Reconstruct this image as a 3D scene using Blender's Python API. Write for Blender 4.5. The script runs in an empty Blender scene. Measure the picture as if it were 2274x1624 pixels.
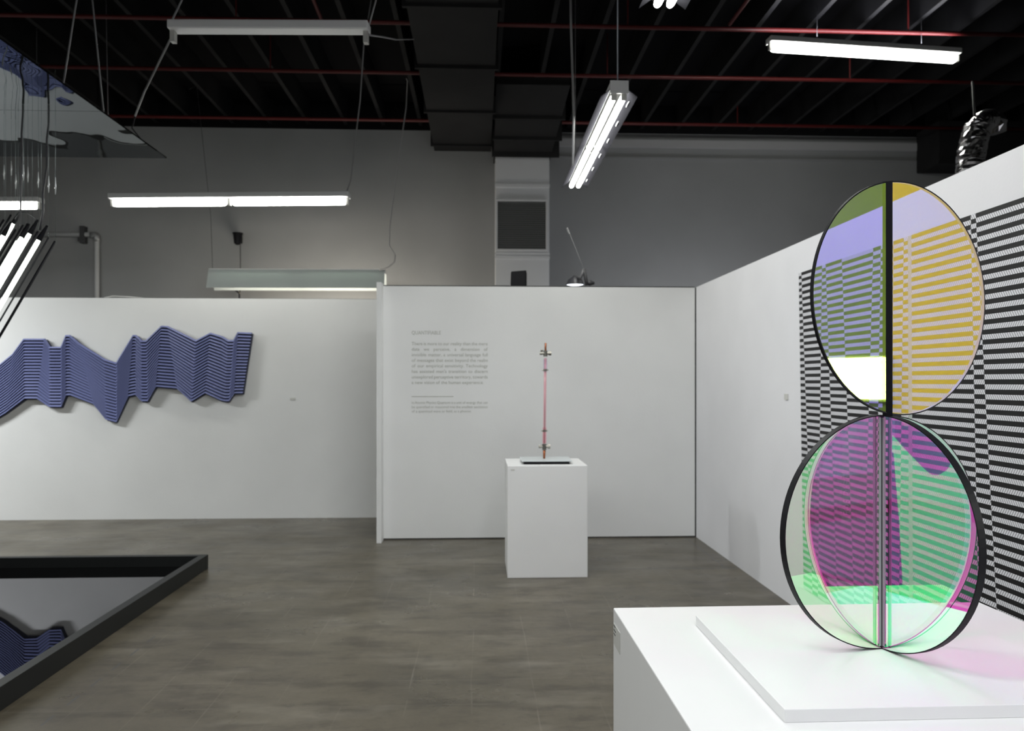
import bpy, bmesh, math, random
from mathutils import Vector, Matrix
random.seed(4)
C = bpy.context.scene
COL = C.collection
# ------------------------------------------------------------------ camera
F = 1710.0; CX = 1137.0; HZ = 848.0; H = 1.517; TH = math.radians(2.444)
cth, sth = math.cos(TH), math.sin(TH)
def W(r, d, z=0.0):                      # camera-aligned floor coordinates (right, ahead) to the room
    return Vector((r*cth + d*sth, d*cth - r*sth, z))
def at(u, v, d):                         # a point seen at u, v and standing d metres ahead
    return W((u-CX)/F*d, d, H - (v-HZ)/F*d)
def atY(u, v, Y):                        # same, but on the room plane y = Y
    k = (u-CX)/F
    return at(u, v, Y/(cth - k*sth))
def atZ(u, v, Z):
    return at(u, v, (H-Z)*F/(v-HZ))
cam = bpy.data.cameras.new('camera'); camo = bpy.data.objects.new('camera', cam); COL.objects.link(camo)
cam.sensor_width = 36; cam.sensor_fit = 'HORIZONTAL'; cam.lens = 36*F/2274
cam.shift_y = (HZ-812)/2274.0
camo.location = (0, 0, H); camo.rotation_euler = (math.pi/2, 0, -TH)
cam.clip_start = 0.05; cam.clip_end = 60
cam.dof.use_dof = True; cam.dof.focus_distance = 2.0; cam.dof.aperture_fstop = 5.2
C.camera = camo
# ------------------------------------------------------------------ view, world, lights
C.view_settings.view_transform = 'Standard'; C.view_settings.look = 'None'
C.view_settings.gamma = 1; C.view_settings.use_curve_mapping = False
C.view_settings.exposure = 0.0
w = bpy.data.worlds.new('world'); C.world = w; w.use_nodes = True
w.node_tree.nodes['Background'].inputs[0].default_value = (0.8, 0.87, 1, 1)
w.node_tree.nodes['Background'].inputs[1].default_value = 0.03
C.cycles.max_bounces = 10; C.cycles.transparent_max_bounces = 16; C.cycles.diffuse_bounces = 4; C.cycles.glossy_bounces = 6
C.cycles.sample_clamp_indirect = 6; C.cycles.use_denoising = True; C.cycles.blur_glossy = 0.3
def area(name, loc, size, power, color=(1, .99, .95), rot=(0, 0, 0)):
    l = bpy.data.lights.new(name, 'AREA'); l.shape = 'RECTANGLE'; l.size, l.size_y = size
    l.energy = power; l.color = color
    o = bpy.data.objects.new(name, l); COL.objects.link(o); o.location = loc; o.rotation_euler = rot
    return o
WARM = (.97, 1, .99); COOL = (.92, .93, 1.0)
AREAS = [
 ('ceiling_lamp_light', (0.92, 2.3, 3.45), (.25, 2.4), 4, COOL),
 ('ceiling_lamp_light', (0.92, -0.5, 3.45), (.25, 1.9), 38, COOL),
 ('ceiling_lamp_light', (-1.3, 1.0, 3.45), (2.4, .25), 62, WARM),
 ('ceiling_lamp_light', (-6.9, 6.7, 3.2), (2.4, .25), 195, WARM),
 ('ceiling_lamp_light', (-0.2, 4.6, 3.45), (1.6, .25), 60, WARM),
 ('back_room_light', (-1.9, 10.4, 1.7), (1.8, .3), 50, (1, .92, .78), (math.radians(120), 0, 0)),
 ('back_room_light', (3.2, 9.8, 1.7), (3.0, .3), 23, (.93, .95, 1), (math.radians(135), 0, 0)),
]
for a in AREAS: area(*a)
# ------------------------------------------------------------------ materials
MATS = {}
def mat(name, color=(.8,.8,.8), rough=.6, metal=0.0, emit=None, strength=0.0, spec=.5):
    if name in MATS: return MATS[name]
    m = bpy.data.materials.new(name); m.use_nodes = True
    b = m.node_tree.nodes['Principled BSDF']
    b.inputs['Base Color'].default_value = (*color, 1); b.inputs['Roughness'].default_value = rough
    b.inputs['Metallic'].default_value = metal; b.inputs['Specular IOR Level'].default_value = spec
    if emit:
        b.inputs['Emission Color'].default_value = (*emit, 1); b.inputs['Emission Strength'].default_value = strength
    MATS[name] = m
    return m
def nodes(m): return m.node_tree.nodes, m.node_tree.links
def noise_tint(m, c1, c2, scale, detail=4, stretch=(1,1,1), lo=.35, hi=.65, bump=0.0, bscale=None):
    n, l = nodes(m); b = n['Principled BSDF']
    tc = n.new('ShaderNodeTexCoord'); mp = n.new('ShaderNodeMapping'); mp.inputs['Scale'].default_value = stretch
    l.new(tc.outputs['Object'], mp.inputs[0])
    t = n.new('ShaderNodeTexNoise'); t.inputs['Scale'].default_value = scale; t.inputs['Detail'].default_value = detail
    l.new(mp.outputs[0], t.inputs['Vector'])
    r = n.new('ShaderNodeValToRGB'); r.color_ramp.elements[0].position = lo; r.color_ramp.elements[1].position = hi
    r.color_ramp.elements[0].color = (*c1, 1); r.color_ramp.elements[1].color = (*c2, 1)
    l.new(t.outputs[0], r.inputs[0]); l.new(r.outputs[0], b.inputs['Base Color'])
    if bump:
        t2 = n.new('ShaderNodeTexNoise'); t2.inputs['Scale'].default_value = bscale or scale*4
        l.new(mp.outputs[0], t2.inputs['Vector'])
        bp = n.new('ShaderNodeBump'); bp.inputs['Strength'].default_value = bump; bp.inputs['Distance'].default_value = .01
        l.new(t2.outputs[0], bp.inputs['Height']); l.new(bp.outputs[0], b.inputs['Normal'])
    return m
white = noise_tint(mat('white_wall_paint', rough=.7, spec=.3), (.76,.765,.765), (.80,.805,.805), 1.3, bump=.08, bscale=60)
white_r = noise_tint(mat('light_cast_white_wall', rough=.65, spec=.3), (.76,.76,.79), (.81,.81,.84), 1.1, bump=.08, bscale=60)  # bluish cast of the light put into this white
greyw = noise_tint(mat('grey_white_back_wall', rough=.85, spec=.2), (.27,.275,.28), (.31,.315,.32), .7, bump=.1, bscale=30)
greyledge = mat('grey_ledge_paint', (.42,.42,.43), .85, spec=.2)
lacquer = noise_tint(mat('white_lacquer', rough=.42, spec=.4), (.80,.80,.80), (.83,.83,.83), 2.0)
blackp = mat('black_ceiling_paint', (.005,.005,.006), .8, spec=.1)
joistm = noise_tint(mat('black_joist_paint', rough=.6, spec=.25), (.007,.007,.008), (.012,.012,.013), 3)
ductm = noise_tint(mat('black_duct_wrap', rough=.7, spec=.3), (.010,.010,.011), (.015,.015,.016), 2)
redp = mat('dark_red_pipe_paint', (.10,.008,.008), .5)
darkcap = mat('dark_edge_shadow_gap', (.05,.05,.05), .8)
matteblack = mat('matte_black', (.005,.005,.007), .5, spec=.15)
trayblk = mat('black_tray_frame', (.010,.011,.011), .45, spec=.3)
greymetal = mat('grey_galvanised_metal', (.34,.35,.36), .45, .5)
wiregrey = mat('grey_cable_sheath', (.30,.30,.31), .5)
wiredark = mat('dark_cable_sheath', (.05,.05,.055), .5)
housing = mat('white_enamel_housing', (.78,.79,.80), .35)
tubeoff = mat('tube_socket', (.5,.5,.48), .4)
TUBE = mat('lit_fluorescent_tube', (.9,.9,.9), .4, emit=(1,1,.93), strength=26)
TUBEG = mat('lit_green_white_tube', (.9,.9,.9), .4, emit=(.93,1,.88), strength=9)
TUBES = mat('lit_side_lamp_tube', (.9,.9,.9), .4, emit=(1,1,.85), strength=16)
polished = mat('polished_aluminium', (.42,.42,.45), .16, 1.0)
wingm = mat('dull_reflector_wing', (.022,.022,.026), .8, spec=0)
innerm = mat('dark_reflector_tray', (.012,.012,.012), .9, spec=0)
foil = mat('crumpled_foil', (.75,.74,.76), .22, 1.0)
copper = mat('copper_rod', (.36,.12,.05), .4, .6)
steel = mat('brushed_steel', (.30,.29,.26), .3, 1.0)
bluem = mat('periwinkle_lacquer', (.165,.19,.40), .5)
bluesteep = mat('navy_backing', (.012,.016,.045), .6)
vinyl = mat('grey_vinyl_lettering', (.40,.41,.37), .6)
sticker = mat('greyish_clear_sticker', (.60,.60,.57), .5)
inkd = mat('faded_black_print', (.08,.08,.08), .5)
# concrete floor
fl = mat('polished_concrete', rough=.38, spec=.4)
n, l = nodes(fl); b = n['Principled BSDF']
tc = n.new('ShaderNodeTexCoord')
def tex(scale, detail, stretch=(1,1,1), rough=.6):
    mp = n.new('ShaderNodeMapping'); mp.inputs['Scale'].default_value = stretch; l.new(tc.outputs['Object'], mp.inputs[0])
    t = n.new('ShaderNodeTexNoise'); t.inputs['Scale'].default_value = scale; t.inputs['Detail'].default_value = detail
    t.inputs['Roughness'].default_value = rough; l.new(mp.outputs[0], t.inputs['Vector']); return t
def ramp(src, stops):
    r = n.new('ShaderNodeValToRGB'); e = r.color_ramp.elements
    while len(e) > len(stops): e.remove(e[-1])
    while len(e) < len(stops): e.new(1)
    for i, (p, c) in enumerate(stops): e[i].position = p; e[i].color = (*c, 1)
    l.new(src, r.inputs[0]); return r
def mix(mode, a, b_, fac):
    m_ = n.new('ShaderNodeMix'); m_.data_type = 'RGBA'; m_.blend_type = mode
    if isinstance(fac, float): m_.inputs[0].default_value = fac
    else: l.new(fac, m_.inputs[0])
    l.new(a, m_.inputs[6]); l.new(b_, m_.inputs[7]); return m_.outputs[2]
def math_(op, a, b_=None, c_=None):
    m_ = n.new('ShaderNodeMath'); m_.operation = op
    for i, x in enumerate((a, b_, c_)):
        if x is None: continue
        if isinstance(x, (int, float)): m_.inputs[i].default_value = x
        else: l.new(x, m_.inputs[i])
    return m_.outputs[0]
base = ramp(tex(.9, 6, (1, 1.6, 1)).outputs[0], [(.3, (.066,.056,.037)), (.5, (.096,.082,.057)), (.7, (.128,.111,.080))])
blot = ramp(tex(5, 5, (.5, 1.3, 1), .7).outputs[0], [(.38, (.55,.53,.52)), (.52, (1,1,1)), (1, (1.08,1.07,1.05))])
c = mix('MULTIPLY', base.outputs[0], blot.outputs[0], .8)
fine = ramp(tex(28, 4, (1, 1, 1), .7).outputs[0], [(.3, (.82,.82,.82)), (.7, (1.12,1.12,1.12))])
c = mix('MULTIPLY', c, fine.outputs[0], .6)
lite = ramp(tex(2.1, 3, (.7, 1.8, 1)).outputs[0], [(.56, (0,0,0)), (.75, (1,1,1))])
lc = n.new('ShaderNodeRGB'); lc.outputs[0].default_value = (.22,.20,.16,1)
c = mix('MIX', c, lc.outputs[0], math_('MULTIPLY', lite.outputs[0], .45))
# fine pale scratches and saw-cut joints
sep = n.new('ShaderNodeSeparateXYZ'); l.new(tc.outputs['Object'], sep.inputs[0])
wob = math_('MULTIPLY', tex(1.2, 2).outputs[0], .03)
yy = math_('ADD', sep.outputs[1], wob)
def line(coord, pos, wd): return math_('LESS_THAN', math_('ABSOLUTE', math_('SUBTRACT', coord, pos)), wd)
jr = math_('MULTIPLY', line(yy, 6.20, .011), math_('GREATER_THAN', sep.outputs[0], .75))
xx = math_('ADD', sep.outputs[0], wob)
jx = math_('MULTIPLY', line(xx, 2.02, .006), math_('GREATER_THAN', sep.outputs[1], 6.2))
dk = n.new('ShaderNodeRGB'); dk.outputs[0].default_value = (.055,.055,.06,1)
c = mix('MIX', c, dk.outputs[0], math_('MULTIPLY', math_('MAXIMUM', jr, jx), .7))
def grid(coord, per, wd): return math_('LESS_THAN', math_('ABSOLUTE', math_('SUBTRACT', math_('FRACT', math_('MULTIPLY', math_('ADD', coord, 20.0), 1/per)), .5)), wd/per)
gm = ramp(tex(1.7, 4).outputs[0], [(.45, (0,0,0)), (.62, (1,1,1))])
gg = math_('MULTIPLY', math_('MAXIMUM', grid(xx, .305, .0035), grid(yy, .305, .0035)), gm.outputs[0])
c = mix('MIX', c, lc.outputs[0], math_('MULTIPLY', gg, .30))
spk = ramp(tex(13, 5, (1,1,1), .75).outputs[0], [(.30, (.6,.6,.62)), (.42, (1,1,1))])
c = mix('MULTIPLY', c, spk.outputs[0], .7)
# short dark dashes of old tape along the tray
t1 = math_('FRACT', math_('MULTIPLY', sep.outputs[1], 4.6))
dash = math_('MULTIPLY', math_('MULTIPLY', line(sep.outputs[0], -1.93, .006), math_('LESS_THAN', t1, .5)), math_('LESS_THAN', sep.outputs[1], 4.8))
c = mix('MIX', c, dk.outputs[0], math_('MULTIPLY', dash, .7))
l.new(c, b.inputs['Base Color'])
rr = ramp(tex(1.5, 4).outputs[0], [(.3, (.24,.24,.24)), (.7, (.40,.40,.40))]); l.new(rr.outputs[0], b.inputs['Roughness'])
bp = n.new('ShaderNodeBump'); bp.inputs['Strength'].default_value = .08; bp.inputs['Distance'].default_value = .01
l.new(tex(9, 4).outputs[0], bp.inputs['Height']); l.new(bp.outputs[0], b.inputs['Normal'])
# film, clear acrylic, mirrors
def film(name, T, R, rough=0.0):
    m = bpy.data.materials.new(name); m.use_nodes = True; n, l = nodes(m)
    for x in list(n):
        if x.type != 'OUTPUT_MATERIAL': n.remove(x)
    t = n.new('ShaderNodeBsdfTransparent'); t.inputs[0].default_value = (*T, 1)
    g = n.new('ShaderNodeBsdfGlossy'); g.inputs['Color'].default_value = (*R, 1); g.inputs['Roughness'].default_value = rough
    a = n.new('ShaderNodeAddShader'); l.new(t.outputs[0], a.inputs[0]); l.new(g.outputs[0], a.inputs[1])
    l.new(a.outputs[0], n['Material Output'].inputs[0]); return m
film_left = film('violet_green_film', (.36,.24,1.0), (.22,.32,.03))
film_right = film('yellow_film', (.03,.20,.95), (.84,.61,.03))
film_P = film('magenta_green_film', (.90,.13,.62), (.08,.88,.38))
film_Q = film('magenta_green_film_pale', (.86,.12,.60), (.12,.84,.40))
film_QL = film('magenta_lime_film', (.80,.16,.62), (.18,.84,.28))
clear = film('clear_acrylic', (.97,.97,.97), (.02,.02,.02))
fila = film('nylon_filament', (.82,.84,.84), (.05,.055,.055), .3)
clamp_glass = film('pink_glass_tube', (.95,.80,.83), (.05,.04,.04), .1)
def mirror(name, R, dark, wave):
    m = bpy.data.materials.new(name); m.use_nodes = True; n, l = nodes(m)
    for x in list(n):
        if x.type != 'OUTPUT_MATERIAL': n.remove(x)
    g = n.new('ShaderNodeBsdfGlossy'); g.inputs['Color'].default_value = (*R, 1); g.inputs['Roughness'].default_value = .015
    d = n.new('ShaderNodeBsdfDiffuse'); d.inputs[0].default_value = (*dark, 1)
    a = n.new('ShaderNodeAddShader'); l.new(g.outputs[0], a.inputs[0]); l.new(d.outputs[0], a.inputs[1])
    tc = n.new('ShaderNodeTexCoord'); mp = n.new('ShaderNodeMapping'); mp.inputs['Scale'].default_value = (1, .55, 1)
    t = n.new('ShaderNodeTexNoise'); t.inputs['Scale'].default_value = 2.2; t.inputs['Detail'].default_value = 1.5
    l.new(tc.outputs['Object'], mp.inputs[0]); l.new(mp.outputs[0], t.inputs['Vector'])
    bp = n.new('ShaderNodeBump'); bp.inputs['Strength'].default_value = wave; bp.inputs['Distance'].default_value = .02
    l.new(t.outputs[0], bp.inputs['Height']); l.new(bp.outputs[0], g.inputs['Normal'])
    l.new(a.outputs[0], n['Material Output'].inputs[0]); return m
mirror_top = mirror('wavy_mirror_sheet', (.17,.18,.185), (.002,.002,.002), .9)
mirror_tray = mirror('black_mirror_liquid', (.26,.26,.275), (.002,.002,.002), .03)
# ------------------------------------------------------------------ mesh helpers
class MB:
    def __init__(s): s.v = []; s.f = []; s.m = []
    def quad(s, pts, mi=0):
        i = len(s.v); s.v += [Vector(p) for p in pts]; s.f.append(tuple(range(i, i+len(pts)))); s.m.append(mi)
    def hexa(s, p, mi=0):               # p: 4 bottom + 4 top, both counter-clockwise seen from above
        i = len(s.v); s.v += [Vector(q) for q in p]
        for f in ((3,2,1,0),(4,5,6,7),(0,1,5,4),(1,2,6,5),(2,3,7,6),(3,0,4,7)):
            s.f.append(tuple(i+k for k in f)); s.m.append(mi)
    def box(s, x0, x1, y0, y1, z0, z1, mi=0, M=None):
        p = [(x0,y0,z0),(x1,y0,z0),(x1,y1,z0),(x0,y1,z0),(x0,y0,z1),(x1,y0,z1),(x1,y1,z1),(x0,y1,z1)]
        if M is not None: p = [M @ Vector(q) for q in p]
        s.hexa(p, mi)
    def tube(s, path, r, n=8, mi=0, cap=True, wob=0):
        path = [Vector(p) for p in path]; rings = []; prev = None
        for i, p in enumerate(path):
            a = path[max(i-1, 0)]; c_ = path[min(i+1, len(path)-1)]; t = (c_-a).normalized()
            if prev is None:
                up = Vector((0,0,1)) if abs(t.z) < .9 else Vector((1,0,0)); e1 = t.cross(up).normalized()
            else: e1 = (prev - t*prev.dot(t)).normalized()
            prev = e1; e2 = t.cross(e1)
            rad = r[i] if isinstance(r, (list, tuple)) else r
            i0 = len(s.v)
            for k in range(n):
                q = 2*math.pi*k/n; rr_ = rad*(1+random.uniform(-wob, wob))
                s.v.append(p + (e1*math.cos(q)+e2*math.sin(q))*rr_)
            rings.append(i0)
        for a, c_ in zip(rings, rings[1:]):
            for k in range(n):
                s.f.append((a+k, a+(k+1)%n, c_+(k+1)%n, c_+k)); s.m.append(mi)
        if cap:
            s.f.append(tuple(rings[0]+k for k in reversed(range(n)))); s.m.append(mi)
            s.f.append(tuple(rings[-1]+k for k in range(n))); s.m.append(mi)
    def build(s, name, m, parent=None, smooth=False, bevel=0, loc=None):
        me = bpy.data.meshes.new(name); me.from_pydata([tuple(v) for v in s.v], [], s.f)
        ms = m if isinstance(m, (list, tuple)) else [m]
        for x in ms: me.materials.append(x)
        for p, k in zip(me.polygons, s.m): p.material_index = k
        if smooth: me.polygons.foreach_set('use_smooth', [True]*len(me.polygons))
        me.update()
        o = bpy.data.objects.new(name, me); COL.objects.link(o)
        if loc is not None:
            me.transform(Matrix.Translation(-Vector(loc))); o.location = loc
        if parent is not None:
            o.parent = parent
            q = parent; wl_ = Vector((0, 0, 0))
            while q is not None: wl_ = wl_ + q.location; q = q.parent
            me.transform(Matrix.Translation(-wl_))
        if bevel:
            md = o.modifiers.new('bevel', 'BEVEL'); md.width = bevel; md.segments = 2; md.limit_method = 'ANGLE'
        return o
def tag(o, label, cat, group=None, kind=None):
    o['label'] = label; o['category'] = cat
    if group: o['group'] = group
    if kind: o['kind'] = kind
    return o
def thing(name, label, cat, loc, group=None):
    o = bpy.data.objects.new(name, None); COL.objects.link(o); o.location = loc; o.empty_display_size = .1
    return tag(o, label, cat, group)
def struct(o): o['kind'] = 'structure'; return o
def one(name, m, *box, **k):
    b_ = MB(); b_.box(*box); return b_.build(name, m, **k)
# ------------------------------------------------------------------ room shell
XL, XR, YB, YF = -9.6, 9.0, 11.3, -1.6
PH = 2.44
struct(one('floor', fl, XL, XR, YF, YB, -.1, 0))
ceil_ = struct(one('ceiling', blackp, XL, XR, YF, YB, 5.6, 5.7))
for i in range(34):
    x = -8.95 + .54*i
    j = MB(); j.box(x-.025, x+.025, -1.0, YB, 5.25, 5.6); j.build('joist', joistm, ceil_)
struct(one('wall_back', greyw, XL, XR, YB, YB+.1, 0, 5.25))
tr = struct(one('trim_1', blackp, XL, XR, YB-.02, YB, 5.19, 5.6))
struct(one('wall_outer_left', greyw, XL-.1, XL, YF, YB, 0, 5.6))
struct(one('wall_outer_right', greyw, XR, XR+.1, YF, YB, 0, 5.6))
struct(one('wall_rear', white, XL, XR, YF-.1, YF, 0, 5.6))
# ledges on the back wall, right of the ducts
lp = atY(1228, 316, YB)
for k, (va, vb, dp, nm) in enumerate(((309, 326, .04, 'trim_2'), (348, 352, .03, 'trim_3'))):
    za = atY(1228, va, YB).z; zb = atY(1228, vb, YB).z
    struct(one(nm, greyledge if k == 0 else greyw, lp.x, XR, YB-dp, YB, zb, za))
# partitions
XW = 2.113; YM = 7.437; YP = 8.66
xl_mid = atY(838, 900, YM-.1).x
xm0 = W((860-CX)/F*7.52, 7.52).x
wl = struct(one('wall_left', white, XL, xl_mid+.1, YP, YP+.12, 0, PH))
wm = struct(one('wall_center', white, xl_mid+.02, XW, YM, YM+.12, 0.012, PH-.004))
struct(one('trim_4', white, xl_mid, xl_mid+.045, YM-.16, YM+.12, 0, PH+.012))
wr = struct(one('wall_right', white_r, XW+.004, XW+.13, YF, YM+.12, 0.0, PH))
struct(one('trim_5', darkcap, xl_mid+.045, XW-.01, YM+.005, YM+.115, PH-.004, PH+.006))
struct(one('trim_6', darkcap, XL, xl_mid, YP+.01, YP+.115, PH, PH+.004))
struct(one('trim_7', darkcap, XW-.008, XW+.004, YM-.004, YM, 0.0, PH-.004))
struct(one('foot_gap_shade', darkcap, xl_mid+.045, XW, YM+.004, YM+.1, 0, .012))  # dark strip stands in for the shade in the gap under the wall
# ------------------------------------------------------------------ red sprinkler pipes
for k, (z, d) in enumerate(((5.1, 7.72), (5.1, 8.97), (5.1, 10.6))):
    t = thing('sprinkler_pipe', ['dark red sprinkler pipe running under the black joists, nearest of the three',
        'dark red sprinkler pipe under the joists, middle one of the three',
        'dark red sprinkler pipe under the joists, closest to the grey back wall'][k], 'pipe', (0, d, z), 'red pipes under the ceiling')
    m_ = MB(); m_.tube([(XL, d, z), (XR, d, z)], .022, 10); m_.build('pipe_run', redp, t, smooth=True)
    for x in ((-6.2, -2.4, 1.5, 4.4) if k < 2 else (-5, 0.2, 3.6)):
        m_ = MB(); m_.tube([(x, d, z+.02), (x, d, 5.6)], .008, 6); m_.build('hanger', redp, t)
for (u0, v0, u1, v1, lab) in ((700, 0, 718, 50, 'short red branch pipe meeting the nearest pipe beside the unlit lamp'),
                              (1672, 0, 1620, 74, 'short red branch pipe meeting the nearest pipe beside the bright single lamp')):
    p1 = at(u1, v1, 7.72); p1.z = 5.1; p0 = Vector((p1.x + (0.02), 6.4, 5.1))
    m_ = MB(); m_.tube([p1, p0], .018, 8); o = m_.build('branch_pipe', redp, smooth=True); tag(o, lab, 'pipe', 'red branch pipes')
# ------------------------------------------------------------------ black ducts, white shaft with grille
a0 = atY(965, 337, YB).x; a1 = atY(1090, 337, YB).x; zb = atY(1030, 337, YB).z
t = thing('ventilation_duct', 'long black rectangular duct running under the ceiling towards the back wall', 'duct', ((a0+a1)/2, 6, zb))
one('duct_body', ductm, a0, a1, 1.0, YB-.02, zb, 5.07, parent=t)
one('duct_collar', ductm, a0, a1, 10.66, YB-.02, 5.07, 5.24, parent=t)
for y in (10.95, 9.6, 8.25, 6.9, 5.55, 4.2, 2.85):
    one('flange', ductm, a0-.035, a1+.035, y-.02, y+.02, zb-.03, 5.07, parent=t)
b0 = atY(1100, 347, 10.9).x; b1 = atY(1220, 347, 10.9).x; zs = atY(1160, 347, 10.9).z
t = thing('branch_duct', 'black angled branch duct dropping onto the white shaft', 'duct', ((b0+b1)/2, 10.5, zs))
m_ = MB(); m_.hexa([(b0-.02,9.4,5.15),(b1+.12,9.4,5.15),(b1+.02,10.88,zs),(b0-.02,10.88,zs),(b0-.02,9.4,5.24),(b1+.12,9.4,5.24),(b1+.06,11.28,5.24),(b0-.02,11.28,5.24)])
m_.build('duct_body', ductm, t)
m_ = MB(); m_.box(b0-.02, b1+.02, 10.88, 11.28, zs, 5.2); m_.build('drop_box', ductm, t)
for y, z in ((10.0, 4.99), (10.45, 4.86), (10.8, zs+.02)):
    m_ = MB(); m_.box(b0-.05, b1+.13, y-.02, y+.02, z-.06, 5.2); m_.build('flange', ductm, t)
t = thing('air_shaft', 'white boxed air shaft with louvred grille against the back wall', 'shaft', ((b0+b1)/2, 11.1, 0))
shaftm = mat('shaft_white', (.62,.63,.65), .6)
one('shaft_body', shaftm, b0, b1, 10.9, YB, 0, zs-.01, parent=t, bevel=.01)
def zY(v): return atY(1160, v, 10.9).z
for va, vb in ((409, 416), (562, 566), (569, 575)):
    one('seam_band', shaftm, b0-.005, b1+.005, 10.885, 10.9, zY(vb), zY(va), parent=t)
gx0, gx1 = atY(1105, 500, 10.88).x, atY(1212, 500, 10.88).x
gz0, gz1 = zY(554), zY(448)
gr = MB(); q = .03
gr.box(gx0-q, gx1+q, 10.865, 10.9, gz1, gz1+q); gr.box(gx0-q, gx1+q, 10.865, 10.9, gz0-q, gz0)
gr.box(gx0-q, gx0, 10.865, 10.9, gz0, gz1); gr.box(gx1, gx1+q, 10.865, 10.9, gz0, gz1)
g = gr.build('grille_frame', shaftm, t, bevel=.004)
louv = mat('louvre_grey', (.28,.29,.29), .6)
for k in range(22):
    z = gz0 + (gz1-gz0)*(k+.5)/22
    s = MB(); s.hexa([(gx0,10.87,z-.014),(gx1,10.87,z-.014),(gx1,10.895,z+.004),(gx0,10.895,z+.004),(gx0,10.872,z-.010),(gx1,10.872,z-.010),(gx1,10.897,z+.008),(gx0,10.897,z+.008)])
    s.build('louvre', louv, g)
one('grille_back', mat('grille_recess', (.10,.10,.10), .8), gx0, gx1, 10.896, 10.899, gz0, gz1, parent=g)
# black boxed duct at the far right corner
bx = at(2088, 360, 10.95)
t = thing('corner_duct', 'black boxed duct in the far corner over the grey wall', 'duct', (bx.x, 11, bx.z))
one('duct_body', ductm, bx.x, XR-.05, 10.7, YB-.03, bx.z, 5.24, parent=t)
one('flange', ductm, bx.x-.02, XR-.05, 10.68, 10.71, bx.z-.02, bx.z+.03, parent=t)
# flexible foil duct behind the right wall
t = thing('flexible_duct', 'crumpled silver foil duct rising behind the white wall', 'duct', at(2150, 500, 6.9))
path = [W(4.0, 6.9, 0)] + [at(u, v, d) for u, v, d in ((2130,900,6.9),(2138,560,6.9),(2146,480,6.9),(2152,400,6.9),(2156,350,6.9),(2163,310,6.9),(2172,282,6.9),(2186,268,6.9),(2198,266,6.95))]
P2 = []
for a, c_ in zip(path, path[1:]):
    for k in range(14): P2.append(a.lerp(c_, k/14) + Vector([random.uniform(-.003,.003) for _ in range(3)]))
P2.append(path[-1])
m_ = MB(); m_.tube(P2, [.115*(1 + (.015 if i % 2 else -.012)) * (1 if i < 98 else .8) for i in range(len(P2))], 22, wob=.03); m_.build('duct_hose', foil, t)
m_ = MB(); m_.tube([at(2198,266,6.95), at(2210,275,7.0), at(2214,296,7.0)], [.085,.10,.07], 14, wob=.12); m_.build('collar', foil, t)
m_ = MB(); m_.tube([at(2165,268,6.9), at(2163,235,6.9), at(2160,182,6.95)], .012, 6); m_.build('hanging_strap', mat('strap_grey', (.12,.12,.12), .5), t)
# ------------------------------------------------------------------ fluorescent fixtures
def tube_part(t, p0, p1, m=TUBE, r=.032, name='lamp_tube'):
    p0, p1 = Vector(p0), Vector(p1); d_ = (p1-p0).normalized()
    pts = [p0, p0+d_*.012, p0+d_*.03, p1-d_*.03, p1-d_*.012, p1]
    b_ = MB(); b_.tube(pts, [r*.45, r*.85, r, r, r*.85, r*.45], 14); o = b_.build(name, m, t, smooth=True); return o
def bar_box(p0, p1, wd, h0, h1):
    d_ = (p1-p0); s = Vector((d_.y, -d_.x, 0)).normalized()*wd/2; a, c_ = Vector((0,0,h0)), Vector((0,0,h1))
    b_ = MB(); b_.hexa([p0-s+a, p0+s+a, p1+s+a, p1-s+a, p0-s+c_, p0+s+c_, p1+s+c_, p1-s+c_]); return b_
def wire(name, pts, r, m, label=None, group=None, parent=None, n=6):
    b_ = MB(); b_.tube(pts, r, n)
    if parent is None:
        o = b_.build(name, m, smooth=True); tag(o, label, 'cable', group)
    else: o = b_.build(name, m, parent, smooth=True)
    return o
def batten(label, p0, p1, n_t, lit=True, r=.032, wd=.13):
    t = thing('strip_light', label, 'light', (p0+p1)/2, 'strip lights hung from the ceiling')
    b_ = bar_box(p0, p1, wd, .035, .09); b_.build('lamp_housing', housing, t, bevel=.008)
    d_ = (p1-p0)
    for k in range(n_t+1):
        q = p0 + d_*(k/n_t); q = q + d_.normalized()*(.02 if k == 0 else (-.02 if k == n_t else 0))
        b_ = bar_box(q - d_.normalized()*.014, q + d_.normalized()*.014, .04, -.035, .04); b_.build('socket', tubeoff, t)
    if lit:
        for k in range(n_t):
            a = p0 + d_*(k/n_t) + d_.normalized()*.03; c_ = p0 + d_*((k+1)/n_t) - d_.normalized()*.03
            tube_part(t, a, c_, r=r)
    return t
# long lit lamp, two tubes end to end
pa, pb = at(246, 451, 7.9), at(776, 449, 7.82); pb.z = pa.z
t = batten('white strip light with two lit tubes end to end over the blue relief', pa, pb, 2, r=.038)
wire('wire', [pa+Vector((.03,0,.09)), at(243, 340, 7.9), at(240, 250, 7.9), Vector((pa.x-.05, pa.y, 5.5))], .004, wiregrey, parent=t)
wire('wire', [pb+Vector((-.03,0,.09)), at(779, 400, 7.82), at(800, 220, 7.8), at(808, 100, 7.75), Vector((at(833,0,7.7).x, 7.7, 5.5))], .007, wiregrey, parent=t)
# leftmost lit lamp
pa, pb = at(-180, 459, 8.3), at(92, 458, 8.3)
t = batten('lit strip light at the picture edge behind the clear filaments', pa, pb, 1, r=.032)
wire('wire', [pb+Vector((-.05,0,.09)), Vector((pb.x-.05, pb.y, 5.5))], .003, wiregrey, parent=t)
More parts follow.
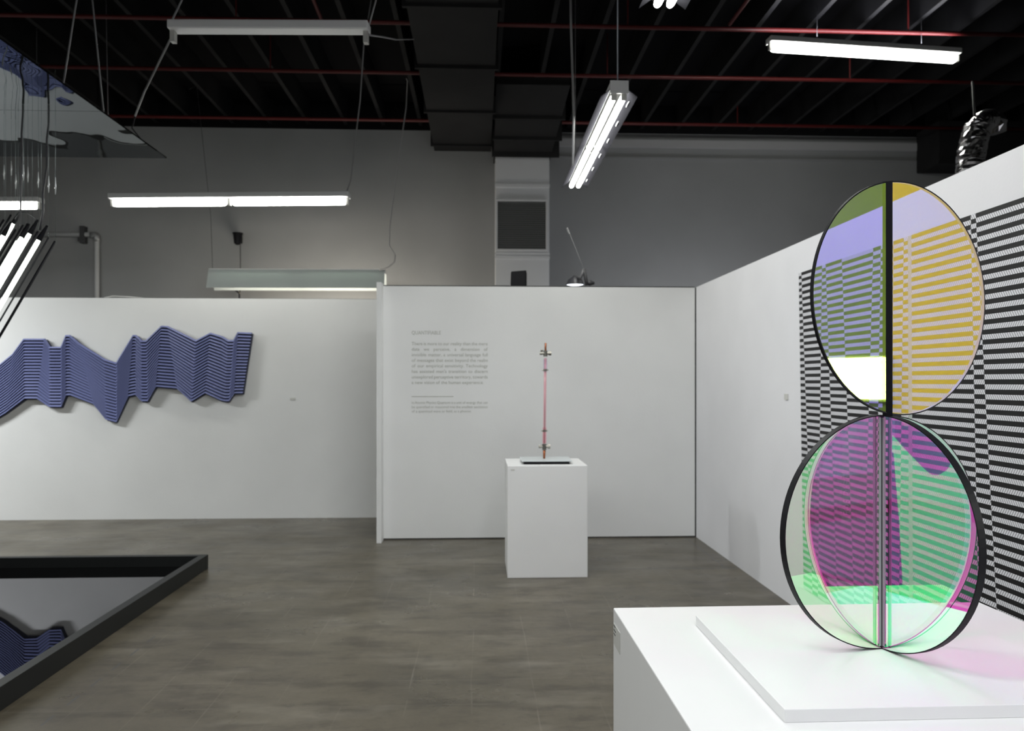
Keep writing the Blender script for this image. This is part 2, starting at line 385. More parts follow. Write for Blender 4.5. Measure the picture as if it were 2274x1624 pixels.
# unlit lamp
pa, pb = at(378, 82, 4.78), at(820, 84, 4.74)
t = batten('unlit white strip light without tubes hanging under the joists', pa, pb, 1, lit=False, wd=.1)
wire('hanging_rod', [pa+Vector((0,0,.08)), at(404, 0, 4.85), Vector((at(404,0,4.85).x+.1, at(404,0,4.85).y, 5.5))], .006, wiregrey, parent=t)
wire('wire', [pb+Vector((0,0,.08)), at(835, 0, 4.74), Vector((at(835,0,4.74).x+.04, 4.8, 5.5))], .005, wiregrey, parent=t)
# bright single tube at upper right
pa, pb = at(1706, 103, 7.66), at(2128, 116, 7.95); pb.z = pa.z
t = batten('bright single-tube strip light hanging near the ceiling above the striped print', pa, pb, 1, r=.052, wd=.12)
up = area('lamp_uplight', (pa+pb)/2+Vector((0,-.02,.13)), (2.0, .10), 15, COOL, (math.pi, 0, math.atan2((pb-pa).y, (pb-pa).x)))
lo = (pa+pb)/2
for s in (-.25, .3):
    q = lo + (pb-pa)*s + Vector((0,0,.09)); wire('wire', [q, Vector((q.x, q.y, 5.3))], .0025, wiredark, parent=t)
# deep acrylic lamp behind the partition
pa, pb = at(467, 603, 10.5), at(856, 606, 10.55); pb.z = pa.z
t = thing('shaded_strip_light', 'frosted strip light with deep translucent shade above the white partition', 'light', (pa+pb)/2)
bar_box(pa, pb, .12, -.03, .03).build('lamp_housing', housing, t)
shade = bpy.data.materials.new('frosted_acrylic_shade'); shade.use_nodes = True; n_s, l_s = nodes(shade)
n_s.remove(n_s['Principled BSDF']); d1 = n_s.new('ShaderNodeBsdfDiffuse'); d2 = n_s.new('ShaderNodeBsdfTranslucent'); d3 = n_s.new('ShaderNodeMixShader')
d1.inputs[0].default_value = (.75,.80,.80,1); d2.inputs[0].default_value = (.22,.26,.25,1); d3.inputs[0].default_value = .4
l_s.new(d1.outputs[0], d3.inputs[1]); l_s.new(d2.outputs[0], d3.inputs[2]); l_s.new(d3.outputs[0], n_s['Material Output'].inputs[0])
bs = MB(); s_ = Vector((0,-.08,0))
bs.hexa([pa+Vector((0,-.16,-.24)), pb+Vector((0,-.16,-.24)), pb+Vector((0,-.15,-.24)), pa+Vector((0,-.15,-.24)), pa+Vector((0,-.07,0.02)), pb+Vector((0,-.07,0.02)), pb+Vector((0,-.06,0.02)), pa+Vector((0,-.06,0.02))])
bs.build('shade', shade, t)
bs = MB(); bs.hexa([pa+Vector((0,.15,-.24)), pb+Vector((0,.15,-.24)), pb+Vector((0,.16,-.24)), pa+Vector((0,.16,-.24)), pa+Vector((0,.06,0.02)), pb+Vector((0,.06,0.02)), pb+Vector((0,.07,0.02)), pa+Vector((0,.07,0.02))]); bs.build('shade', shade, t)
d_ = pb-pa
for k in range(2):
    tube_part(t, pa+d_*(k/2+.03)+Vector((0,0,-.07)), pa+d_*(k/2+.47)+Vector((0,0,-.07)), m=mat('lit_warm_tube', (.9,.9,.9), .4, emit=(1,.93,.78), strength=11), r=.03)
wire('wire', [pa+Vector((.03,0,.03)), at(468, 480, 10.5), at(437, 190, 10.5), Vector((at(437,190,10.5).x,10.4,5.4))], .003, wiredark, parent=t)
wire('power_cable', [at(842, 600, 10.4), at(862, 595, 10.4), at(876, 582, 10.4), at(878, 566, 10.4), at(864, 545, 10.4), at(866, 500, 10.4), at(876, 420, 10.4), at(890, 320, 10.4), at(902, 240, 10.4), at(905, 180, 10.4), at(895, 160, 10.3), at(893, 140, 10.2), at(900, 100, 10), at(912, 92, 9.9), at(918, 88, 9.8)], .009, wiregrey, parent=t)
wire('lamp_cable', [at(820, 78, 4.74), at(850, 82, 5.2), at(880, 88, 5.8), at(918, 87, 6.4)], .006, wiregrey, 'thin grey cable sagging from the unlit strip light to the black duct', 'loose cables')
wire('ceiling_cable', [at(1267, -20, 5.6), at(1268, 60, 5.6), at(1272, 180, 5.6), at(1274, 260, 5.6), at(1273, 368, 5.6)], .009, wiregrey, 'pale grey cable hanging straight down beside the twin-tube light', 'loose cables')
# pale rod from the unlit lamp down to the mirror sheet
# end-on twin lamp
def trough(label, x0, y0, y1, z, group_r=True):
    t = thing('reflector_light', label, 'light', (x0, (y0+y1)/2, z), 'twin-tube reflector lights')
    one('lamp_housing', housing, x0-.06, x0+.06, y0, y1, z+.03, z+.085, parent=t, bevel=.006)
    one('gear_tray', innerm, x0-.055, x0+.055, y0+.002, y1-.002, z+.024, z+.0299, parent=t)
    one('gear_plate', housing, x0-.062, x0+.062, y0-.012, y0, z-.0, z+.085, parent=t)
    for s in (-1, 1):
        b_ = MB(); b_.hexa([(x0+s*.06,y0,z+.028),(x0+s*.06,y1,z+.028),(x0+s*.06,y1,z+.032),(x0+s*.06,y0,z+.032),
                            (x0+s*.125,y0,z-.02),(x0+s*.125,y1,z-.02),(x0+s*.125,y1,z-.016),(x0+s*.125,y0,z-.016)])
        wng = b_.build('reflector_wing', wingm, t)
        for k in (range(6) if s > 0 else ()):
            yc = y0 + (y1-y0)*(.08+.168*k); b2 = MB()
            cx_, cz_ = x0+s*.095, z+.000
            b2.tube([(cx_, yc-.06, cz_), (cx_, yc-.045, cz_), (cx_, yc, cz_), (cx_, yc+.045, cz_), (cx_, yc+.06, cz_)], [.001,.005,.007,.005,.001], 10)
            b2.build('glint_boss', polished, wng, smooth=True)  # mirror bumps added so tube glints make the wing's bright ovals
        L = (y1-y0)/2
        for k in range(2):
            tube_part(t, (x0+s*.034, y0+L*k+.02, z-.012), (x0+s*.034, y0+L*(k+1)-.02, z-.012), r=.021)
            one('socket', tubeoff, x0+s*.034-.018, x0+s*.034+.018, y0+L*k+.002, y0+L*k+.02, z-.04, z+.03, parent=t)
    return t
dn = 5.19; pn = at(1375, 205, dn)
t = trough('twin-tube reflector light seen nearly end-on, hanging from a thin chain', pn.x, pn.y, pn.y+2.44, pn.z-.01)
q = Vector((pn.x-.005, pn.y+.03, pn.z+.08))
wire('chain', [q, Vector((q.x, q.y, 5.3))], .005, mat('chain_steel', (.35,.37,.42), .4, .6), parent=t)
wire('chain', [Vector((q.x, q.y+2.3, q.z)), Vector((q.x, q.y+2.3, 5.3))], .003, wiregrey, parent=t)
pn2 = at(1470, 8, 4.1)
trough('twin-tube reflector light cut off by the top picture edge', pn2.x, pn2.y-2.44, pn2.y, pn2.z-.01)
# lit wall box that the upper disc mirrors
t = thing('wall_light_box', 'small lit box on the cool white wall, mirrored in the upper disc', 'light', (XW, 1.18, 1.53))
one('box_frame', housing, XW-.02, XW+.003, 1.04, 1.32, 1.44, 1.62, parent=t)
one('lit_panel', mat('lit_panel', (.9,.9,.9), .4, emit=(1,1,.92), strength=30), XW-.024, XW-.0201, 1.05, 1.31, 1.45, 1.61, parent=t)
# ------------------------------------------------------------------ blue relief
TOP = [(-260,640),(0,425),(120,330),(220,200),(400,200),(440,268),(530,268),(572,170),(610,170),(690,240),(900,372),(990,400),(1135,170),(1165,170),(1210,215),(1245,215),(1375,92),(1430,95),(1665,212),(1785,150),(1885,180),(1935,212),(1975,212),(2012,145),(2132,150)]
BOT = [(-260,1010),(-40,895),(60,835),(230,712),(335,712),(440,782),(530,782),(572,685),(620,685),(820,760),(915,890),(990,908),(1090,695),(1165,680),(1215,735),(1255,735),(1325,612),(1515,628),(1625,735),(1740,665),(1880,730),(1905,735),(1935,735),(1980,670),(2055,668)]
NS = 20; YA = YP-.012
def wallpt(p): q = atY(p[0]/3.79, 700+p[1]/3.79, YA); return (q.x, q.z)
TP = [wallpt(p) for p in TOP]; BP = [wallpt(p) for p in BOT]
rel = thing('wall_relief', 'long blue zigzag wall relief of stacked slats on the white partition', 'artwork', ((TP[0][0]+TP[-1][0])/2, YA, 1.2))
def offset_poly(pts, wd):               # points moved down, square to the line, by wd
    out = []
    for i, p in enumerate(pts):
        a = pts[max(i-1,0)]; c_ = pts[min(i+1,len(pts)-1)]
        def nrm(a, c_):
            dx, dz = c_[0]-a[0], c_[1]-a[1]; L = math.hypot(dx, dz) or 1; return (dz/L, -dx/L)
        n1 = nrm(a, p) if i > 0 else nrm(p, c_); n2 = nrm(p, c_) if i < len(pts)-1 else n1
        bx_, bz_ = n1[0]+n2[0], n1[1]+n2[1]; L = math.hypot(bx_, bz_); bx_, bz_ = bx_/L, bz_/L
        k = wd/max(.5, bx_*n1[0]+bz_*n1[1]); out.append((p[0]+bx_*k, p[1]+bz_*k))
    return out
zlo = min(p[1] for p in TP)
PR = [.055*(p[1]-zlo) for p in TP]      # peaks stand further off the wall than valleys
bk = MB()
for i in range(len(TP)-1):
    a, b_, c_, d_ = TP[i], TP[i+1], BP[i+1], BP[i]; ya, yb = YA-PR[i]-.006, YA-PR[i+1]-.006
    bk.hexa([(a[0],ya,a[1]-.01),(b_[0],yb,b_[1]-.01),(b_[0],YA+.011,b_[1]-.01),(a[0],YA+.011,a[1]-.01),(d_[0],ya,d_[1]),(c_[0],yb,c_[1]),(c_[0],YA+.011,c_[1]),(d_[0],YA+.011,d_[1])])
bk.build('backing_panel', bluesteep, rel)
for s in range(NS):
    f_ = s/NS
    pts = [(a[0]+(b_[0]-a[0])*f_, a[1]+(b_[1]-a[1])*f_) for a, b_ in zip(TP, BP)]
    lo_ = offset_poly(pts, .0175)
    sl = MB()
    for i in range(len(pts)-1):
        a, b_, c_, d_ = pts[i], pts[i+1], lo_[i+1], lo_[i]
        ya, yb = YA-PR[i], YA-PR[i+1]
        sl.quad([(a[0],ya-.020,a[1]),(d_[0],ya-.034,d_[1]),(c_[0],yb-.034,c_[1]),(b_[0],yb-.020,b_[1])])
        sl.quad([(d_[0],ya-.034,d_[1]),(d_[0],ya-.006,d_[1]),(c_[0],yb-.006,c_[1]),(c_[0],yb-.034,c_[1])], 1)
        sl.quad([(a[0],ya-.006,a[1]),(a[0],ya-.020,a[1]),(b_[0],yb-.020,b_[1]),(b_[0],yb-.006,b_[1])], 0)
    a, d_ = pts[-1], lo_[-1]
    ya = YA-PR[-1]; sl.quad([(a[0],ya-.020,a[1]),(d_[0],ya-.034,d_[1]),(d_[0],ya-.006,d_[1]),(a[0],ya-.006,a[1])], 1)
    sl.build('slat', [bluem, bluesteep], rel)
# ------------------------------------------------------------------ wall text
def text_mesh(s, size):
    cu = bpy.data.curves.new('t', 'FONT'); cu.body = s; cu.size = size; cu.extrude = .0008; cu.resolution_u = 3
    o = bpy.data.objects.new('t', cu); COL.objects.link(o)
    bpy.context.view_layer.update()
    me = bpy.data.meshes.new_from_object(o.evaluated_get(bpy.context.evaluated_depsgraph_get()))
    bpy.data.objects.remove(o); bpy.data.curves.remove(cu); return me
wt = thing('wall_text', 'grey lettered exhibition text on the white partition beside the pedestal', 'wall text', atY(1000, 830, YM))
def put_line(words_, u0, u1, vbase, size, justify=True, name='text_line'):
    x0 = atY(u0, vbase, YM).x; x1 = atY(u1, vbase, YM).x; z = atY((u0+u1)/2, vbase, YM).z
    ms = [text_mesh(q_, size) for q_ in words_]
    wds = [max(v.co.x for v in m_.vertices) for m_ in ms]
    tot = sum(wds); gap = (x1-x0-tot)/max(1, len(ms)-1) if justify and len(ms) > 1 else size*.28
    sx = 1.0
    if justify and len(ms) > 1 and gap < size*.22:
        sx = (x1-x0)/(tot+size*.25*(len(ms)-1)); gap = size*.25*sx
    if not justify: sx = (x1-x0)/(tot+gap*(len(ms)-1)); gap *= sx
    V, Fc = [], []; x = x0
    for m_, wd in zip(ms, wds):
        i = len(V); V += [(x+v.co.x*sx, YM-.0012+v.co.z, z+v.co.y) for v in m_.vertices]
        Fc += [tuple(i+k for k in p.vertices) for p in m_.polygons]; x += wd*sx+gap
        bpy.data.meshes.remove(m_)
    me = bpy.data.meshes.new(name); me.from_pydata([tuple(Vector(v)-wt.location) for v in V], [], Fc); me.materials.append(vinyl)
    o = bpy.data.objects.new(name, me); COL.objects.link(o); o.parent = wt; o['kind'] = 'stuff'; return o
S1 = .045
put_line(['QUANTIFIABLE'], 914, 979, 743, .050, False, 'text_heading')
LINES = ['There is more to our reality than the mere', 'data we perceive, a dimension of', 'invisible matter, a universal language full', 'of messages that exist beyond the realm',
         'of our empirical sensitivity. Technology', "has assisted man's transition to discern", 'unexplored perceptive territory, towards', 'a new vision of the human experience.']
for k, s in enumerate(LINES):
    put_line(s.split(), 914, 1083 if k < 7 else 1074, 767+12.3*k, S1, k < 7)
x0, x1 = atY(914, 881, YM).x, atY(1007, 881, YM).x; z = atY(960, 881, YM).z
one('rule_line', vinyl, x0, x1, YM-.002, YM, z-.003, z+.003, parent=wt)
for k, s in enumerate(['In Atomic Physics Quantum is a unit of energy that can', 'be quantified or measured into the smallest excitation', 'of a quantized wave or field, as a photon.']):
    put_line(s.split(), 914, 1083 if k < 2 else 1047, 897+9.6*k, .034, k < 2)
# small caption tags
def tagcard(label, p, sx, sy, sz):
    o = one('caption_card', sticker, p.x-sx, p.x+sx, p.y-sy, p.y+sy, p.z-sz, p.z+sz); tag(o, label, 'label'); return o
p = atY(650, 886, YP); tagcard('tiny pale caption card on the partition beside the blue relief', Vector((p.x, YP-.003, p.z)), .028, .003, .012)
yc = 1710*XW/(1744-1064); p = Vector((XW, 5.33, 1.517-(881-848)/1710*5.4)); tagcard('tiny grey caption card on the cool white wall near the striped print', Vector((XW+.001, 5.22, p.z)), .003, .03, .02)
# ------------------------------------------------------------------ striped print on the right wall
def matte(name, col, rough=.55): return mat(name, col, rough, spec=.3)
pk = matte('print_black_ink', (.008,.008,.009))
def hatch(name, sgn):
    m = mat(name, (.7,.7,.72), .55, spec=.3); n, l = nodes(m); b = n['Principled BSDF']
    tc = n.new('ShaderNodeTexCoord'); sp = n.new('ShaderNodeSeparateXYZ'); l.new(tc.outputs['Object'], sp.inputs[0])
    def M_(op, a, c_):
        q_ = n.new('ShaderNodeMath'); q_.operation = op
        for i, x in enumerate((a, c_)):
            if isinstance(x, (int, float)): q_.inputs[i].default_value = x
            else: l.new(x, q_.inputs[i])
        return q_.outputs[0]
    v = M_('ADD', sp.outputs[1], M_('MULTIPLY', sp.outputs[2], sgn*.62))
    fr = M_('FRACT', M_('MULTIPLY', v, 1/.0135), 0.0)
    k = M_('GREATER_THAN', fr, .71)
    mx = n.new('ShaderNodeMix'); mx.data_type = 'RGBA'; l.new(k, mx.inputs[0])
    mx.inputs[6].default_value = (.78,.78,.82,1); mx.inputs[7].default_value = (.20,.20,.22,1)
    l.new(mx.outputs[2], b.inputs['Base Color']); return m
hA, hB = hatch('print_hatch_rising', 1), hatch('print_hatch_falling', -1)
stripm = matte('print_grey_strip', (.42,.46,.44))
pr = MB(); ZT, PD, NR = 2.233, .04155, 50
ZB = ZT - PD*NR/1.0*.99
def Yw(u): return (XW*F/((u-1064.0)*cth) - XW*sth)/cth
def ybound(ut, ub, z):                  # wall depth of a slanted panel boundary at height z
    k = (ZT-z)/(ZT-ZB); 
    return Yw(ut)*(1-k) + Yw(ub)*k
BND = [(1775,1786),(1781,1806),(1827,1818),(1835,1862),(1871,1900),(1941,1918),(1958,1944),(1986,1979),(2009,1997),(2018,2021),(2026,2030),(2158,2179),(2169,2228),(2380,2380)]
XP = XW - .004
pr.hexa([(XP,2.55,ZB),(XP,ybound(*BND[0],ZB),ZB),(XW+.004,ybound(*BND[0],ZB),ZB),(XW+.004,2.55,ZB),(XP,2.55,ZT),(XP,ybound(*BND[0],ZT),ZT),(XW+.004,ybound(*BND[0],ZT),ZT),(XW+.004,2.55,ZT)], 0)
xs = XP-.0006
rows = int(round((ZT-ZB)/(PD/2)))
for j in range(len(BND)-1):
    if j == 9:
        a, c_ = BND[j], BND[j+1]
        pr.quad([(xs,ybound(*a,ZT),ZT),(xs,ybound(*a,ZB),ZB),(xs,ybound(*c_,ZB),ZB),(xs,ybound(*c_,ZT),ZT)], 3); continue
    for i in range(rows):
        if (i + j + (1 if j > 9 else 0) + (0)) % 2 == 1: continue
        z1, z0 = ZT-i*PD/2, ZT-(i+1)*PD/2
        a, c_ = BND[j], BND[j+1]
        ya1, ya0 = ybound(*a, z1), ybound(*a, z0)
        yb1, yb0 = (ybound(*c_, z1), ybound(*c_, z0)) if j < len(BND)-2 else (2.55, 2.55)
        pr.quad([(xs,ya1,z1),(xs,ya0,z0),(xs,yb0,z0),(xs,yb1,z1)], 1 if (i//2) % 2 else 2)
o = pr.build('striped_print', [pk, hA, hB, stripm]); tag(o, 'large black and white striped optical print mounted on the cool white wall', 'print')
# ------------------------------------------------------------------ back pedestal with rod sculpture
fy = W(0, 5.94).y
pl, prr = atY(1127, 1285, fy), atY(1305, 1285, fy)
Z1 = .868
ped = one('pedestal', lacquer, pl.x, prr.x, fy, fy+.56, 0, Z1, bevel=.004)
tag(ped, 'white box pedestal standing in front of the white partition', 'pedestal')
o = one('caption_card', sticker, pl.x+.025, pl.x+.055, fy-.002, fy, Z1-.036, Z1-.026, parent=None); tag(o, 'tiny caption card on the front top corner of the small white pedestal', 'label')
dR = 6.2
def zr(v): return H-(v-HZ)/F*dR
base_p = at(1209, 1020, dR)
rs = thing('rod_sculpture', 'thin vertical glass tube held by steel clamps on a pale base plate', 'sculpture', (base_p.x, base_p.y, Z1))
x0, x1 = atY(1156, 1020, base_p.y).x, atY(1268, 1020, base_p.y).x
m_ = MB(); m_.hexa([(x0+.0,base_p.y-.17,Z1+.022),(x1-.01,base_p.y-.17,Z1+.022),(x1,base_p.y+.16,Z1+.022),(x0,base_p.y+.16,Z1+.022),(x0,base_p.y-.17,Z1+.030),(x1-.01,base_p.y-.17,Z1+.030),(x1,base_p.y+.16,Z1+.030),(x0,base_p.y+.16,Z1+.030)])
m_.build('base_plate', mat('pale_plate', (.58,.62,.63), .3), rs, bevel=.003)
one('foot_block', matteblack, x0+.02, x1-.03, base_p.y-.15, base_p.y+.14, Z1, Z1+.022, parent=rs)
tp = at(1211.5, 762, dR); bt = Vector((base_p.x-.002, base_p.y, Z1+.03))
def on(v): k = (zr(v)-bt.z)/(tp.z-bt.z); return bt.lerp(tp, k)
def cyl(name, v0, v1, r, m, n=12, parent=rs, smooth=True): b_ = MB(); b_.tube([on(v0), on(v1)], r, n); return b_.build(name, m, parent, smooth=smooth)
b_ = MB(); b_.tube([bt, on(1000)], [.008,.012], 12); b_.build('copper_end', copper, rs, smooth=True)
cyl('copper_end', 781, 762, .008, copper)
pinkrod = mat('pink_fluid', (.62,.40,.42), .4)
cyl('inner_rod', 985, 797, .005, pinkrod)
cyl('glass_tube', 986, 795, .012, clamp_glass)
bluish = film('blue_grey_glass', (.88,.88,.94), (.03,.03,.03), .1)
cyl('glass_sleeve', 826, 798, .0165, bluish); cyl('glass_sleeve', 984, 950, .0155, clamp_glass)
for v in (822, 957):
    p = on(v); b_ = MB(); b_.tube([p+Vector((-.028,0,0)), p+Vector((.026,0,.0))], .005, 8); b_.tube([p+Vector((0,0,-.008)), p+Vector((0,0,.008))], .017, 12); b_.build('ring_clamp', steel, rs)
for v, s in ((785, 1), (992, -1)):
    p = on(v); b_ = MB(); b_.tube([p+Vector((0,0,-.026)), p+Vector((0,0,.022))], .017, 12)
    b_.tube([p+Vector((-.04,0,0)), p+Vector((.04,0,0))], .011, 10); cl = b_.build('end_clamp', steel, rs)
    for sx in (-1, 1):
        b_ = MB(); q = p+Vector((sx*.036,-.004,.0)); b_.tube([q+Vector((-.010,0,0)), q+Vector((.010,0,0))], .019 if sx > 0 else .014, 10); b_.build('screw', steel, cl)
    if s == 1:
        b_ = MB(); q = p+Vector((-.030,-.006,.022)); b_.tube([q+Vector((0,0,-.012)), q, q+Vector((0,0,.012))], [.004,.012,.004], 10); b_.build('screw', steel, cl, smooth=True)
# ------------------------------------------------------------------ black box and clamp lamp on the partition
p0, p1 = atY(1133, 637, YM+.16), atY(1167, 605, YM+.16)
t = thing('black_box_speaker', 'small black box standing on top of the white partition', 'box', (p0.x, YM+.1, PH+.006))
m_ = MB(); m_.hexa([(p0.x,YM+.02,PH+.006),(p1.x,YM+.02,PH+.006),(p1.x,YM+.11,PH+.006),(p0.x,YM+.11,PH+.006),(p0.x+.005,YM+.02,p1.z-.012),(p1.x,YM+.02,p1.z),(p1.x,YM+.11,p1.z),(p0.x+.005,YM+.11,p1.z-.012)]); m_.build('box_body', matteblack, t, bevel=.004)
one('side_fin', matteblack, p1.x-.008, p1.x+.004, YM+.02, YM+.06, PH+.006, p1.z-.02, parent=t)
o = one('cable_coil', wiredark, p0.x-.16, p0.x-.01, YM+.04, YM+.09, PH+.006, PH+.014); tag(o, 'flat dark cable bundle beside the black box on the partition', 'cable')
lc_ = at(1277, 632, 7.75)
t = thing('clamp_lamp', 'lit clamp lamp with dark shade perched on the white partition', 'lamp', (lc_.x, lc_.y, PH))
def lathe(b_, c_, prof, n=24):
    rings = []
    for r, z in prof:
        i = len(b_.v); rings.append(i)
        for k in range(n): q = 2*math.pi*k/n; b_.v.append(Vector((c_.x+r*math.cos(q), c_.y+r*math.sin(q), c_.z+z)))
    for a, c2 in zip(rings, rings[1:]):
        for k in range(n): b_.f.append((a+k, a+(k+1)%n, c2+(k+1)%n, c2+k)); b_.m.append(0)
b_ = MB(); lc2 = Vector((lc_.x, lc_.y, lc_.z+.004)); lathe(b_, lc2, [(.092,-.01),(.088,.0),(.07,.045),(.035,.07),(.02,.085)]); b_.build('lamp_shade', mat('dark_grey_enamel', (.06,.06,.07), .4), t, smooth=True)
b_ = MB(); lathe(b_, lc2, [(0.001,-.012),(.05,-.014),(.084,-.006)]); b_.build('bulb', mat('lit_bulb', (.9,.9,.9), .4, emit=(.85,.9,1), strength=3), t, smooth=True)
a = at(1290, 616, 7.6); c_ = at(1297, 598, 7.6)
wire('lamp_arm', [lc2+Vector((.0,.02,.08)), a, c_], .014, mat('grey_arm', (.2,.2,.21), .5), parent=t, n=8)
wire('lamp_arm', [c_, at(1301, 620, 7.6), at(1303, 634, 7.6)], .017, wiredark, parent=t, n=8)
b_ = MB(); q = at(1310, 629, 7.62); b_.tube([q+Vector((-.045,0,0)), q+Vector((0,0,.004)), q+Vector((.045,0,0))], [.015,.03,.012], 10); b_.build('clamp', wiredark, t, smooth=True)
wire('antenna_wire', [c_, at(1262, 512, 7.7)], .0022, wiregrey, parent=t)
b_ = MB(); b_.tube([at(1264,519,7.7), at(1259,506,7.7)], .009, 8); b_.build('wire_hook', wiregrey, t)
# ------------------------------------------------------------------ conduit and fittings on the back wall
Yc = YB-.06
t = thing('wall_conduit', 'grey conduit pipe with elbow and dark bracket on the back wall', 'pipe', atY(215, 600, Yc))
wire('conduit_run', [atY(60, 521, Yc), atY(205, 521, Yc), atY(212, 523, Yc), atY(215, 530, Yc), atY(215, 900, Yc)], .034, mat('conduit_grey', (.46,.47,.48), .5), parent=t, n=12)
b_ = MB(); q = atY(214, 522, Yc); b_.tube([q+Vector((-.08,0,.0)), q+Vector((-.01,0,0)), q+Vector((.0,0,-.02)), q+Vector((.01,0,-.1))], .045, 12); b_.build('elbow', greymetal, t, smooth=True)
q = atY(185, 522, Yc); b_ = MB(); b_.box(q.x-.03, q.x+.03, YB-.11, YB, q.z-.12, q.z+.12); b_.box(q.x-.05, q.x+.045, YB-.12, YB-.1, q.z-.10, q.z-.04); b_.build('bracket', wiredark, t)
q = atY(528, 530, YB-.12)
t = thing('wall_bracket', 'small black bracket with hanging wire on the back wall above the shaded light', 'bracket', q)
b_ = MB(); b_.tube([q+Vector((0,0,.08)), q+Vector((0,0,.05)), q+Vector((-.005,0,-.07)), q+Vector((-.005,0,-.09))], [.075,.062,.045,.02], 10); b_.build('bracket_body', matteblack, t)
one('back_plate', matteblack, q.x-.03, q.x+.03, q.y, YB, q.z-.05, q.z+.05, parent=t)
wire('wire', [q+Vector((.035,0,-.08)), atY(534, 600, YB-.12), atY(533, 650, YB-.12)], .006, wiredark, parent=t)
q = atY(530, 652, YB-.1)
t = thing('hook_fitting', 'small metal hook fitting poking up behind the white partition', 'fitting', q)
wire('hook_stem', [q+Vector((.01,0,-.35)), q+Vector((.01,0,.0)), q+Vector((-.05,0,.05))], .014, wiredark, parent=t)
wire('hook_stem', [q+Vector((.01,0,.0)), q+Vector((.02,0,.09))], .014, mat('dull_brass', (.45,.42,.36), .4, .7), parent=t)
wire('loose_wire', [Vector((atY(232,664,YP+.06).x, YP+.06, PH+.006)), Vector((atY(250,662,YP+.06).x, YP+.06, PH+.026)), Vector((atY(285,664,YP+.06).x, YP+.06, PH+.02)), Vector((atY(320,666,YP+.06).x, YP+.06, PH+.005))], .006, mat('white_cable', (.7,.7,.68), .5), 'short white cable lying along the top of the partition above the blue relief', 'loose cables')
# ------------------------------------------------------------------ tray and mirror sheet
XT = -2.2; YT = 6.36; X0 = -6.2; Y0 = 3.05; RW = .06; TH_ = .113
t = thing('mirror_tray', 'low black square tray filled with dark reflecting liquid on the concrete floor', 'tray', ((X0+XT)/2, (Y0+YT)/2, 0))
def prism(poly, z0, z1, name, m, parent, bevel=0):
    b_ = MB(); n_ = len(poly); b_.v = [Vector((x, y, z0)) for x, y in poly] + [Vector((x, y, z1)) for x, y in poly]
    b_.f = [tuple(reversed(range(n_))), tuple(range(n_, 2*n_))] + [(k, (k+1)%n_, n_+(k+1)%n_, n_+k) for k in range(n_)]; b_.m = [0]*(n_+2)
    return b_.build(name, m, parent, bevel=bevel)
prism([(X0, YT-RW), (XT, YT-RW), (XT, YT), (X0, YT)], 0, TH_, 'tray_rail', trayblk, t, .002)
prism([(XT-RW, Y0), (XT, Y0), (XT, YT-RW), (XT-RW, YT-RW)], 0, TH_, 'tray_rail', trayblk, t, .002)
prism([(X0, Y0), (XT-RW, Y0), (XT-RW, Y0+RW), (X0, Y0+RW)], 0, TH_, 'tray_rail', trayblk, t, .002)
prism([(X0, Y0+RW), (X0+RW, Y0+RW), (X0+RW, YT-RW), (X0, YT-RW)], 0, TH_, 'tray_rail', trayblk, t, .002)
prism([(X0+RW, Y0+RW), (XT-RW, Y0+RW), (XT-RW, YT-RW), (X0+RW, YT-RW)], .004, .03, 'liquid_surface', mirror_tray, t)
MX, MY, MZ = -2.52, 6.33, 3.32
t = thing('mirror_sheet', 'large wavy mirror sheet hung flat above the black tray', 'mirror', ((X0+MX)/2, 4.7, MZ))
one('mirror_panel', mirror_top, X0, MX, 5.25, MY, MZ, MZ+.012, parent=t)
one('mirror_panel', mirror_top, X0, MX, 3.0, 5.245, MZ, MZ+.012, parent=t)
wire('support_wire', [at(300, 258, 6.15), at(320, 205, 6.0), at(378, 88, 5.2)], .008, wiregrey, parent=t)
wire('support_wire', [Vector((MX-.05, 6.1, MZ+.01)), at(293, 285, 6.15), at(300, 258, 6.15)], .006, wiredark, parent=t)
wire('support_wire', [at(230, 250, 5.6), at(205, 0, 5.6), at(203,-160,5.6)], .006, wiregrey, parent=t)
wire('support_wire', [at(140, 190, 5.2), at(170, 0, 5.2), at(180,-120,5.2)], .006, wiregrey, parent=t)
# ------------------------------------------------------------------ hanging tubes and rods
DIR = Vector((-123, 210)).normalized()
def rodpts(u, v, d, L):
    px = L*F/d
    a = at(u, v, d); b_ = at(u+DIR.x*px, v+DIR.y*px, d); return a, b_
tubes = [(88,530,4.55),(68,516,4.75),(50,524,5.0),(37,531,5.15),(31,494,5.3),(9,520,4.9)]
ordn = ['first', 'second', 'third', 'fourth', 'fifth', 'sixth', 'seventh', 'eighth', 'ninth', 'tenth']
MZB = MZ-.002
for i, (u, v, d) in enumerate(tubes):
    a, b_ = rodpts(u, v, d, 1.2)
    t = thing('light_tube', 'slanting lit fluorescent tube hung over the tray, %s from the right' % ordn[i], 'light tube', a, 'lit tubes hanging over the tray')
    tube_part(t, a, b_, m=TUBEG, r=.0115)
    dd = (a-b_).normalized()
    bb = MB(); bb.tube([a-dd*.01, a+dd*.03, a+dd*.09], [.016,.013,.006], 8); bb.build('end_cap', matteblack, t)
    wire('filament', [a+dd*.02, Vector((a.x+dd.x*.02, a.y, MZB))], .0022, fila, parent=t)
    wire('filament', [b_-dd*.02+Vector((0,0,.02)), Vector((b_.x, b_.y, MZB))], .0022, fila, parent=t)
rods = [(123,536,4.45),(108,528,4.6),(85,514,4.8),(62,497,5.0),(52,500,4.7),(35,510,5.1),(25,477,5.3),(9,488,5.2)]
